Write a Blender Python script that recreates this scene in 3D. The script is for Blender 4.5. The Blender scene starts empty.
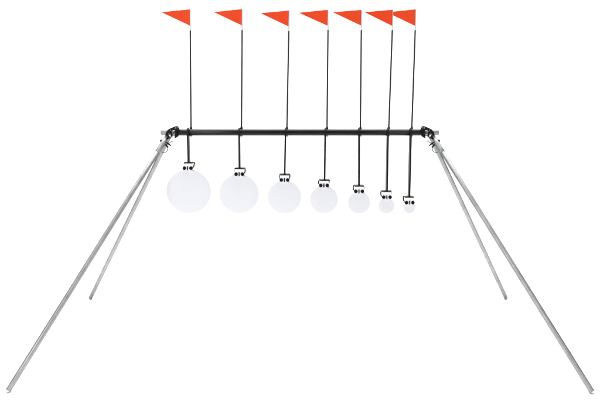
import bpy, bmesh, math, random
from mathutils import Vector, Matrix

S = bpy.context.scene
COL = S.collection
IN = 0.0254                                   # everything is measured in inches
random.seed(4)

# ------------------------------------------------------------------ camera
cam_d = bpy.data.cameras.new('camera'); cam = bpy.data.objects.new('camera', cam_d); COL.objects.link(cam)
cam_d.sensor_width = 36; cam_d.lens = 49.222
cam_d.clip_start = .05; cam_d.clip_end = 200
cam.location = (0, -145.303*IN, 48.824*IN)
cam.rotation_euler = (math.radians(90-9.084), 0, 0)
S.camera = cam
S.render.resolution_x = 1024; S.render.resolution_y = 686
S.view_settings.view_transform = 'Standard'; S.view_settings.look = 'None'
S.view_settings.exposure = 0; S.view_settings.gamma = 1

# ------------------------------------------------------------------ light: a white studio with softboxes
w = bpy.data.worlds.new('World'); S.world = w; w.use_nodes = True
bg = w.node_tree.nodes['Background']; bg.inputs[0].default_value = (.95, .97, 1, 1); bg.inputs[1].default_value = .08

def softbox(name, loc, target, sx, sy, power, col=(1, 1, 1)):
    l = bpy.data.lights.new(name, 'AREA'); l.shape = 'RECTANGLE'; l.size = sx; l.size_y = sy
    l.energy = power; l.color = col
    o = bpy.data.objects.new(name, l); COL.objects.link(o); o.location = loc
    o.rotation_euler = (Vector(target)-Vector(loc)).to_track_quat('-Z', 'Y').to_euler()
    return o
softbox('overhead_softbox', (0, 1.0, 4.6), (0, 1.0, 0), 7, 4.6, 385)
softbox('key_softbox', (-3.0, -4.6, 2.7), (0, 0, .8), 2.4, 2.0, 172)
softbox('fill_softbox', (3.4, -4.6, 2.4), (0, 0, .8), 1.6, 2.0, 66)
softbox('backdrop_light', (0, .9, 3.9), (0, 2.2, .6), 6, .9, 90)

# ------------------------------------------------------------------ materials
def mat(name, col, rough=.5, metal=0., spec=.5, vary=0., vscale=40., bump=0., bscale=300., rvary=0., stretch=(1, 1, 1), edge=1.):
    m = bpy.data.materials.new(name); m.use_nodes = True
    nt = m.node_tree; b = nt.nodes['Principled BSDF']; L = nt.links
    b.inputs['Base Color'].default_value = (*col, 1); b.inputs['Roughness'].default_value = rough
    b.inputs['Specular Tint'].default_value = (edge, edge, edge, 1); b.inputs['Metallic'].default_value = metal; b.inputs['Specular IOR Level'].default_value = spec
    tc = nt.nodes.new('ShaderNodeTexCoord'); mp = nt.nodes.new('ShaderNodeMapping'); mp.inputs['Scale'].default_value = stretch
    L.new(tc.outputs['Object'], mp.inputs[0])
    if vary or rvary:
        n = nt.nodes.new('ShaderNodeTexNoise'); n.inputs['Scale'].default_value = vscale; n.inputs['Detail'].default_value = 6
        n.inputs['Roughness'].default_value = .6
        L.new(mp.outputs[0], n.inputs['Vector'])
        if vary:
            r = nt.nodes.new('ShaderNodeValToRGB')
            r.color_ramp.elements[0].position = .3; r.color_ramp.elements[1].position = .7
            r.color_ramp.elements[0].color = (*[c*(1-vary) for c in col], 1)
            r.color_ramp.elements[1].color = (*[min(1, c*(1+vary)) for c in col], 1)
            L.new(n.outputs['Fac'], r.inputs[0]); L.new(r.outputs[0], b.inputs['Base Color'])
        if rvary:
            q = nt.nodes.new('ShaderNodeMapRange'); q.inputs[3].default_value = rough-rvary; q.inputs[4].default_value = rough+rvary
            L.new(n.outputs['Fac'], q.inputs[0]); L.new(q.outputs[0], b.inputs['Roughness'])
    if bump:
        n2 = nt.nodes.new('ShaderNodeTexNoise'); n2.inputs['Scale'].default_value = bscale; n2.inputs['Detail'].default_value = 4
        L.new(mp.outputs[0], n2.inputs['Vector'])
        bp = nt.nodes.new('ShaderNodeBump'); bp.inputs['Strength'].default_value = bump; bp.inputs['Distance'].default_value = .001
        L.new(n2.outputs['Fac'], bp.inputs['Height']); L.new(bp.outputs[0], b.inputs['Normal'])
    return m

M_white_floor = mat('white_floor', (.93, .93, .93), .8, spec=.2, vary=.01, vscale=3)
M_galv = mat('galvanised_steel', (.37, .373, .378), .54, 1., vary=.16, vscale=22, rvary=.08, bump=.10, bscale=160, edge=.35)
M_zinc = mat('zinc_steel', (.22, .22, .225), .35, 1., vary=.08, vscale=80, rvary=.06, edge=.4)
M_black = mat('black_painted_steel', (.006, .006, .007), .5, spec=.20, vary=.2, vscale=60, bump=.12, bscale=500, rvary=.08)
M_sleeve = mat('black_sleeve', (.008, .0083, .011), .30, spec=.27, vary=.15, vscale=30, bump=.06, bscale=250, rvary=.06)
M_bolt = mat('black_oxide', (.003, .003, .003), .5, spec=.12, vary=.2, vscale=120)
M_plate = mat('white_painted_plate', (.712, .717, .75), .5, spec=.4, vary=.012, vscale=12, bump=.05, bscale=200, rvary=.05)
M_fibre = mat('white_fibreglass', (.55, .55, .56), .4, vary=.04, vscale=60)
M_mount = mat('blown_out_white', (.95, .95, .96), .45, vary=.01, vscale=60)  # whiter than the plates: blown-out light, offsetting bracket shade, put into the colour
M_rod = mat('black_fibreglass', (.014, .015, .016), .42, spec=.3, vary=.2, vscale=50, rvary=.06)
M_orange = mat('orange_vinyl', (.78, .062, .014), .55, spec=.12, vary=.06, vscale=70, bump=.25, bscale=900)

# ------------------------------------------------------------------ mesh helpers (coordinates in inches, world space)
def frame_of(d):
    d = d.normalized(); up = Vector((0, 0, 1)) if abs(d.z) < .9 else Vector((0, 1, 0))
    a = d.cross(up).normalized(); return a, d.cross(a).normalized()

def tube(bm, pts, r, n=20, caps=True):
    """round bar along a path; r a number or one per point"""
    pts = [Vector(p) for p in pts]; rs = r if isinstance(r, (list, tuple)) else [r]*len(pts)
    rings = []; a = None
    for i, p in enumerate(pts):
        d = (pts[min(i+1, len(pts)-1)]-pts[max(i-1, 0)]).normalized()
        if a is None: a, b = frame_of(d)
        else:
            a = (a-d*a.dot(d)).normalized(); b = d.cross(a).normalized()
        rings.append([bm.verts.new(p+(a*math.cos(t)+b*math.sin(t))*rs[i]) for t in [2*math.pi*k/n for k in range(n)]])
    for q0, q1 in zip(rings, rings[1:]):
        for k in range(n): bm.faces.new((q0[k], q0[(k+1) % n], q1[(k+1) % n], q1[k])).smooth = True
    if caps:
        bm.faces.new(rings[0][::-1]); bm.faces.new(rings[-1])

def pipe(bm, p0, p1, ro, ri, n=40, lip=.02):
    """hollow pipe with square cut, slightly rounded ends"""
    p0 = Vector(p0); p1 = Vector(p1); d = (p1-p0).normalized(); a, b = frame_of(d); L = (p1-p0).length
    prof = [(ri+lip*.3, 2.5), (ri, .06), (ri+lip, 0), (ro-lip, 0), (ro, lip), (ro, L*.25), (ro, L*.5), (ro, L*.75), (ro, L-lip), (ro-lip, L), (ri+lip, L), (ri, L-.06), (ri+lip*.3, L-2.5)]
    prof = [(r, min(max(t, 0), L)) for r, t in prof]
    rings = [[bm.verts.new(p0+d*t+(a*math.cos(2*math.pi*k/n)+b*math.sin(2*math.pi*k/n))*r) for k in range(n)] for r, t in prof]
    for i, (q0, q1) in enumerate(zip(rings, rings[1:])):
        for k in range(n):
            f = bm.faces.new((q0[k], q0[(k+1) % n], q1[(k+1) % n], q1[k])); f.smooth = i not in (2, 9)
    for q in (rings[0], rings[-1]): bm.faces.new(q)      # plug deep inside

def lathe_y(bm, c, prof, n=48, sharp=()):
    """profile of (radius, y) turned about the y axis through c=(x,z)"""
    rings = []
    for r, y in prof:
        if r < 1e-6: rings.append([bm.verts.new((c[0], y, c[1]))])
        else: rings.append([bm.verts.new((c[0]+r*math.cos(2*math.pi*k/n), y, c[1]+r*math.sin(2*math.pi*k/n))) for k in range(n)])
    for i, (q0, q1) in enumerate(zip(rings, rings[1:])):
        for k in range(n):
            k2 = (k+1) % n
            v = [q0[k % len(q0)], q0[k2 % len(q0)], q1[k2 % len(q1)], q1[k % len(q1)]]
            v = [x for j, x in enumerate(v) if x not in v[:j]]
            bm.faces.new(v).smooth = True

def box(bm, x0, x1, y0, y1, z0, z1):
    v = [bm.verts.new((x, y, z)) for x in (x0, x1) for y in (y0, y1) for z in (z0, z1)]
    for f in ((0, 1, 3, 2), (4, 6, 7, 5), (0, 4, 5, 1), (2, 3, 7, 6), (0, 2, 6, 4), (1, 5, 7, 3)):
        bm.faces.new([v[i] for i in f])

def prism(bm, poly, y0, y1):
    """polygon in x,z given depth along y"""
    a = [bm.verts.new((x, y0, z)) for x, z in poly]; b = [bm.verts.new((x, y1, z)) for x, z in poly]
    n = len(poly)
    bm.faces.new(a); bm.faces.new(b[::-1])
    for k in range(n): bm.faces.new((a[k], b[k], b[(k+1) % n], a[(k+1) % n]))

def build(name, bm, material, parent=None, origin=(0, 0, 0), bevel=0, smooth_angle=None):
    bmesh.ops.recalc_face_normals(bm, faces=bm.faces)
    o3 = Vector(origin)
    for v in bm.verts: v.co = (v.co-o3)*IN
    me = bpy.data.meshes.new(name); bm.to_mesh(me); bm.free()
    me.materials.append(material)
    o = bpy.data.objects.new(name, me); COL.objects.link(o)
    if parent: o.parent = parent
    else: o.location = o3*IN
    if bevel:
        md = o.modifiers.new('bevel', 'BEVEL'); md.width = bevel*IN; md.segments = 2; md.limit_method = 'ANGLE'; md.angle_limit = math.radians(40)
    return o

def thing(name, label, cat, loc, group=None):
    o = bpy.data.objects.new(name, None); COL.objects.link(o); o.empty_display_size = .05
    o.location = Vector(loc)*IN; o['label'] = label; o['category'] = cat
    if group: o['group'] = group
    return o

# ------------------------------------------------------------------ the setting: white seamless floor and backdrop
bm = bmesh.new()
X, Y0, Y1 = 4.0/IN, -2.2/IN, 1.3/IN
box_v = [bm.verts.new(p) for p in ((-X, Y0, 0), (X, Y0, 0), (X, Y1, 0), (-X, Y1, 0))]
bm.faces.new(box_v)
fl = build('floor', bm, M_white_floor); fl['kind'] = 'structure'
bm = bmesh.new(); R = .9/IN; prof = [(Y1+R*math.sin(t), R-R*math.cos(t)) for t in [math.pi/2*k/24 for k in range(25)]]+[(Y1+R, 4.2/IN)]
rows = [[bm.verts.new((x, y, z)) for y, z in prof] for x in (-X, X)]
for k in range(len(prof)-1): bm.faces.new((rows[0][k], rows[1][k], rows[1][k+1], rows[0][k+1])).smooth = True
bd = build('backdrop', bm, M_white_floor); bd['kind'] = 'structure'

# ------------------------------------------------------------------ the stand: crossbar, four pipe legs, two clamps
ZB = 37.88; RS = .58; RP = .465; RL = .41
stand = thing('target_stand', 'tall grey steel pipe stand with black sleeved crossbar and four splayed legs', 'target stand', (0, 0, 0))

bm = bmesh.new(); pipe(bm, (-24.6, 0, ZB), (24.55, 0, ZB), RP, RP-.08)
bar = build('crossbar', bm, M_galv, stand)
bm = bmesh.new(); pipe(bm, (-21.72, 0, ZB), (21.66, 0, ZB), RS, RP+.004, lip=.03)
build('sleeve', bm, M_sleeve, bar)

LEGS = [((-23.5, -.45, 37.1), (-44.73, -25.8)), ((-23.3, .45, 37.0), (-45.16, 25.9)),
        ((23.5, -.45, 37.1), (44.60, -26.2)), ((23.3, .45, 37.0), (44.40, 26.0))]
for top, (fx, fy) in LEGS:
    top = Vector(top); d = Vector((fx, fy, 0))-top; d.normalize()
    foot = Vector((fx, fy, RL*math.sqrt(1-d.z*d.z)+.002))          # the cut end's lowest edge touches the floor
    bm = bmesh.new(); pipe(bm, top, foot, RL, RL-.07)
    lg = build('leg', bm, M_galv, stand)
    if fy < 0:
        bm = bmesh.new(); a0 = top+d*.7; pipe(bm, a0, a0+d*2.7, RL+.05, RL+.006)
        build('socket', bm, M_galv, lg)

def clamp(sx):
    X_ = lambda u: sx*u
    P = [(22.2, 38.92), (21.76, 39.03), (21.5, 38.6), (21.48, 38.3), (22.03, 38.36), (22.83, 38.17), (23.15, 37.75),
         (23.45, 36.9), (23.86, 37.02), (23.54, 38.06), (23.1, 38.54)]
    bm = bmesh.new()
    prism(bm, [(X_(u), z) for u, z in P], -.86, -.70)
    prism(bm, [(X_(u), z) for u, z in P], .70, .86)
    pipe(bm, (X_(21.69), 0, ZB), (X_(22.1), 0, ZB), .80, RS+.012, lip=.03)       # collar round the end of the sleeve
    box(bm, min(X_(21.62), X_(22.02)), max(X_(21.62), X_(22.02)), -.69, .69, ZB+.62, ZB+1.08)   # bridge between the two cheeks
    c = build('clamp', bm, M_black, stand, bevel=.03)
    # small hardware on the clamp: bright bolt heads, a dark link and a bright ring in front of the bar
    for u, z, r in ((21.84, 38.72, .15), (22.75, 38.36, .11), (23.62, 37.25, .13)):
        bm = bmesh.new(); lathe_y(bm, (X_(u), z), [(0, -1.0), (r*.7, -.99), (r, -.95), (r, -.84)], 6)
        build('bolt_head', bm, M_zinc, c)
    bm = bmesh.new(); prism(bm, [(X_(u), z) for u, z in ((23.05, 38.1), (22.78, 38.15), (22.52, 37.75), (22.45, 37.2), (22.72, 37.12), (22.82, 37.6))], -.69, -.57)
    build('link', bm, M_bolt, c)
    bm = bmesh.new(); tube(bm, [(X_(22.28)+.24*math.cos(q), -.70, 37.72+.36*math.sin(q)) for q in [2*math.pi*k/24 for k in range(25)]], .075, 10)
    build('ring', bm, M_zinc, c)
    bm = bmesh.new(); prism(bm, [(X_(u), z) for u, z in ((22.1, 37.4), (21.5, 37.45), (21.35, 37.3), (21.86, 36.98), (22.12, 36.9))], -.84, -.64)
    build('lug', bm, M_black, c, bevel=.02)
    # saddle of the pipe and the stub that holds the legs
    bm = bmesh.new()
    tube(bm, [(X_(22.75), -.62, ZB-.9), (X_(22.75), -.6, ZB), (X_(22.75), -.42, ZB+.42), (X_(22.75), 0, ZB+.56), (X_(22.75), .42, ZB+.42), (X_(22.75), .6, ZB), (X_(22.75), .62, ZB-.9)], .09, 12)
    build('saddle', bm, M_zinc, c)
    for u, y, z, r in ((23.3, -.98, 36.95, .21), (24.55, -.30, 36.42, .23), (22.6, -.88, 37.45, .15)):
        bm = bmesh.new(); tube(bm, [(X_(u), y-.16, z), (X_(u), y-.12, z), (X_(u), y+.12, z), (X_(u), y+.5, z-.02)], [r*.75, r, r, r*.5], 16)
        build('knob', bm, M_bolt, c)
    bm = bmesh.new()
    tube(bm, [(X_(24.2), -.3, 35.55), (X_(23.4), -1.05, 35.85), (X_(22.38), -1.1, 36.47)], .085, 12)
    build('screw', bm, M_zinc, c)
    bm = bmesh.new()
    tube(bm, [(X_(24.02), -1.05, 36.0), (X_(23.6), -1.1, 35.72), (X_(23.18), -1.1, 35.32)], [.10, .15, .11], 12)
    tube(bm, [(X_(23.62), -1.0, 36.25), (X_(23.2), -1.1, 35.98), (X_(22.74), -1.1, 35.62)], [.10, .15, .11], 12)
    build('wing_nut', bm, M_bolt, c)
    bm = bmesh.new()
    tube(bm, [(X_(23.55), -1.0, 35.6), (X_(23.3), -1.05, 35.15), (X_(23.38), -1.05, 34.72), (X_(23.75), -1.0, 34.45), (X_(24.3), -.9, 34.42)], .09, 10)
    build('wire_clip', bm, M_zinc, c)
clamp(-1); clamp(1)

# ------------------------------------------------------------------ the hanging targets with their flags
def stadium(zc, R, zbot, n=40):
    """outline of a hanger seen from the side, walked with the same angle count as its eye"""
    out = []
    half = n//2
    for k in range(half+1):                       # top half circle from +y over the top to -y
        t = math.pi*k/half; out.append((R*math.cos(t), zc+R*math.sin(t)))
    H = zc-zbot; per = 2*H+2*R; m = n-half
    for k in range(1, m):                         # down the front, along the bottom, up the back
        s = per*k/m
        if s < H: out.append((-R, zc-s))
        elif s < H+2*R: out.append((-R+(s-H), zbot))
        else: out.append((R, zbot+(s-H-2*R)))
    # snap the two nearest points to the bottom corners
    for cy in (-R, R):
        i = min(range(half+1, n), key=lambda j: (out[j][0]-cy)**2+(out[j][1]-zbot)**2); out[i] = (cy, zbot)
    return out

def make_target(plate, dia, bolts, top, arm_top, pole_bot, sleeve, tip, ftop, fbot, label, curl):
    r = dia/2; px, pz = plate
    org = (px, 0, pz-r)
    t = thing('hanging_target', label, 'gong target', org, 'white round targets hung with flags from the crossbar')
    zt = top[1]
    # hanger: a flat bar edge on, with an eye that sits round the crossbar
    bm = bmesh.new(); n = 40; out = stadium(ZB, .85, zt, n); W = .15
    va, vb, ia, ib = [], [], [], []
    for k in range(n):
        a = 2*math.pi*k/n
        for lst, sgn in ((va, -1), (vb, 1)):
            y, z = out[k]; f = (ZB-z)/(ZB-zt); lst.append(bm.verts.new((arm_top[0]+(top[0]-arm_top[0])*f+sgn*W, y, z)))
        for lst, sgn in ((ia, -1), (ib, 1)):
            y, z = (RS+.006)*math.cos(a), ZB+(RS+.006)*math.sin(a); f = (ZB-z)/(ZB-zt)
            lst.append(bm.verts.new((arm_top[0]+(top[0]-arm_top[0])*f+sgn*W, y, z)))
    for k in range(n):
        j = (k+1) % n
        bm.faces.new((va[k], va[j], ia[j], ia[k])); bm.faces.new((vb[k], ib[k], ib[j], vb[j]))
        bm.faces.new((va[k], vb[k], vb[j], va[j])); bm.faces.new((ia[k], ia[j], ib[j], ib[k])).smooth = True
    arm = build('hanger', bm, M_black, t, org, bevel=.02)
    # socket that carries the flag rod, behind the crossbar
    dx = pole_bot[0]-arm_top[0]
    bm = bmesh.new()
    pd = Vector((sleeve[0][0]-pole_bot[0], 0, sleeve[0][1]-pole_bot[1])).normalized()
    s0 = Vector((pole_bot[0], 1.1, pole_bot[1]))
    tube(bm, [s0-pd*1.5, s0-pd*1.42, s0+pd*.1, s0+pd*.16], [.19, .24, .24, .18], 16)
    tube(bm, [(arm_top[0], .70, ZB-.35), (arm_top[0]+dx*.6, .95, ZB-.35), (pole_bot[0], 1.1, ZB-.35)], .13, 12)
    build('rod_socket', bm, M_black, arm, org)
    # bracket under the hanger
    bm = bmesh.new(); x0 = top[0]; zb = bolts[0][1]; xb = (bolts[0][0]+bolts[1][0])/2
    box(bm, x0-.84, x0+.84, -.52, 1.02, zt-.19, zt-.005)
    for sg in (-1, 1):
        tube(bm, [(x0+sg*.76, 1.0, zt-.09), (x0+sg*.90, 1.0, zt-.25), (xb+sg*.96, .98, (zt+zb)/2+.0), (xb+sg*.92, .9, zb+.15), (xb+sg*.75, .7, zb-.05), (xb+sg*.62, .2, zb-.05)], .12, 12)
    build('bracket', bm, M_black, t, org, bevel=.015)
    # the plate: disc with a rounded edge, and its hanging ear
    bm = bmesh.new(); h = .19; e = .03
    lathe_y(bm, (px, pz), [(0, -h), (r*.5, -h), (r-e*1.6, -h), (r-e, -h+.004), (r, -h+e), (r, h-e), (r-e, h), (0, h)], 96)
    ear = [(xb-.84, zt-.195), (xb-.86, zb), (xb-.78, zb-.22), (xb-.6, zb-.36), (xb+.6, zb-.36), (xb+.78, zb-.22), (xb+.86, zb), (xb+.84, zt-.195)]
    build('plate', bm, M_plate, t, org)
    bm = bmesh.new(); prism(bm, ear, -.50, -h-.004)
    build('mount_plate', bm, M_mount, t, org, bevel=.03)
    for bx, bz in bolts:
        bm = bmesh.new()
        lathe_y(bm, (bx, bz), [(0, -.77), (.13, -.765), (.23, -.74), (.31, -.68), (.325, -.62), (.325, -.5), (.325, -h+.01), (.2, h), (.29, h+.001), (.29, h+.28), (0, h+.28)], 24)
        build('bolt', bm, M_bolt, t, org)
    bm = bmesh.new(); tube(bm, [(xb-.02, -.55, zb-.36), (xb-.02, -.56, zb-.30), (xb-.02, -.56, zb+.30), (xb-.02, -.55, zb+.36)], [.06, .10, .10, .06], 14)
    build('clip_pin', bm, M_bolt, t, org)
    # flag rod: black below, a bare white end that goes into the flag
    bm = bmesh.new(); q1 = Vector((sleeve[0][0], 1.1, sleeve[0][1]))
    tube(bm, [s0-pd*1.3, s0.lerp(q1, .3), s0.lerp(q1, .7), q1-pd*.03, q1], [.145, .145, .145, .145, .125], 16)
    rod = build('flag_rod', bm, M_rod, t, org)
    bm = bmesh.new(); q2 = Vector((ftop[0]+.03, 1.1, ftop[1]+.02))
    tube(bm, [q1-pd*.2, q1, q2-Vector((0, 0, .05)), q2], [.115, .115, .115, .08], 16)
    build('rod_tip', bm, M_fibre, rod, org)
    # pennant, a thin sheet with a little curl
    bm = bmesh.new(); nu, nv = 26, 14; th = .022
    grid = []
    for side in (-1, 1):
        g = []
        for i in range(nu+1):
            u = i/nu; row = []
            tx, tz = tip; cx = 1-u
            for j in range(nv+1):
                v = j/nv
                hx = fbot[0]+(ftop[0]-fbot[0])*v-.02; hz = fbot[1]+(ftop[1]-fbot[1])*v
                tzz = tz+(v-.5)*.09
                x = hx+(tx-hx)*u; z = hz+(tzz-hz)*u
                y = 1.1-.125*math.exp(-u*14)+curl[0]*u*u+curl[1]*math.sin(u*math.pi*1.3+v*.9)*u+.02*math.sin(9*u+curl[2])
                row.append(bm.verts.new((x, y+side*th/2, z)))
            g.append(row)
        grid.append(g)
    A, B = grid
    for i in range(nu):
        for j in range(nv):
            bm.faces.new((A[i][j], A[i+1][j], A[i+1][j+1], A[i][j+1])).smooth = True
            bm.faces.new((B[i][j], B[i][j+1], B[i+1][j+1], B[i+1][j])).smooth = True
    for i in range(nu):
        bm.faces.new((A[i][0], B[i][0], B[i+1][0], A[i+1][0])); bm.faces.new((A[i][nv], A[i+1][nv], B[i+1][nv], B[i][nv]))
    for j in range(nv):
        bm.faces.new((A[0][j], A[0][j+1], B[0][j+1], B[0][j])); bm.faces.new((A[nu][j], B[nu][j], B[nu][j+1], A[nu][j+1]))
    build('flag', bm, M_orange, t, org)
    return t

make_target((-19.91, 27.35), 7.97, ((-20.54, 31.58), (-19.36, 31.58)), (-19.79, 32.6), (-19.8, 37.93), (-19.42, 38.59),
            ((-19.19, 55.62), (-19.17, 56.47)), (-24.09, 58.73), (-19.16, 59.25), (-19.22, 56.42),
            'largest white round target, on the shortest hanger, beside the left clamp, orange flag above', (.15, .10, 0))
make_target((-10.9, 26.91), 7.09, ((-11.37, 30.51), (-10.24, 30.51)), (-10.76, 31.58), (-10.75, 37.93), (-10.42, 38.59),
            ((-10.13, 55.7), (-10.12, 56.47)), (-14.99, 58.76), (-10.1, 59.29), (-10.14, 56.46),
            'second largest white round target, hung beside the largest one, orange flag above', (.25, -.08, 1))
make_target((-2.77, 26.33), 6.02, ((-3.34, 29.47), (-2.19, 29.47)), (-2.72, 30.47), (-2.56, 37.93), (-2.33, 38.59),
            ((-1.96, 55.53), (-1.96, 56.47)), (-6.8, 58.56), (-1.92, 59.05), (-2.01, 56.3),
            'third largest white round target, just left of the middle one, orange flag set slightly lower', (.10, .12, 2))
make_target((4.28, 25.87), 5.05, ((3.69, 28.48), (4.86, 28.48)), (4.39, 29.47), (4.46, 37.93), (4.81, 38.59),
            ((4.9, 55.7), (4.89, 56.47)), (-0.12, 58.64), (4.84, 59.17), (4.79, 56.42),
            'middle sized white round target, fourth from either end of the row, orange flag above', (.2, .06, 3))
make_target((10.56, 25.3), 4.04, ((9.95, 27.42), (11.13, 27.42)), (10.53, 28.44), (10.44, 37.93), (10.76, 38.59),
            ((10.72, 55.7), (10.71, 56.47)), (5.8, 58.73), (10.68, 59.15), (10.66, 56.44),
            'third smallest white round target, just right of the middle one, orange flag above', (.12, -.1, 4))
make_target((15.48, 24.75), 2.91, ((14.94, 26.37), (16.1, 26.37)), (15.51, 27.45), (15.53, 37.93), (15.82, 38.59),
            ((16.14, 55.7), (16.13, 56.47)), (11.33, 58.73), (16.12, 59.19), (16.1, 56.39),
            'second smallest white round target, its flag covering the tip of the next flag', (.1, .05, 5))
make_target((19.63, 24.42), 2.15, ((19.03, 25.38), (20.19, 25.38)), (19.53, 26.45), (19.57, 37.93), (19.92, 38.59),
            ((20.15, 55.7), (20.13, 56.47)), (15.25, 58.73), (20.1, 59.25), (20.1, 56.39),
            'smallest white round target, on the longest hanger at the right end, flag tip hidden', (.55, .08, 6))
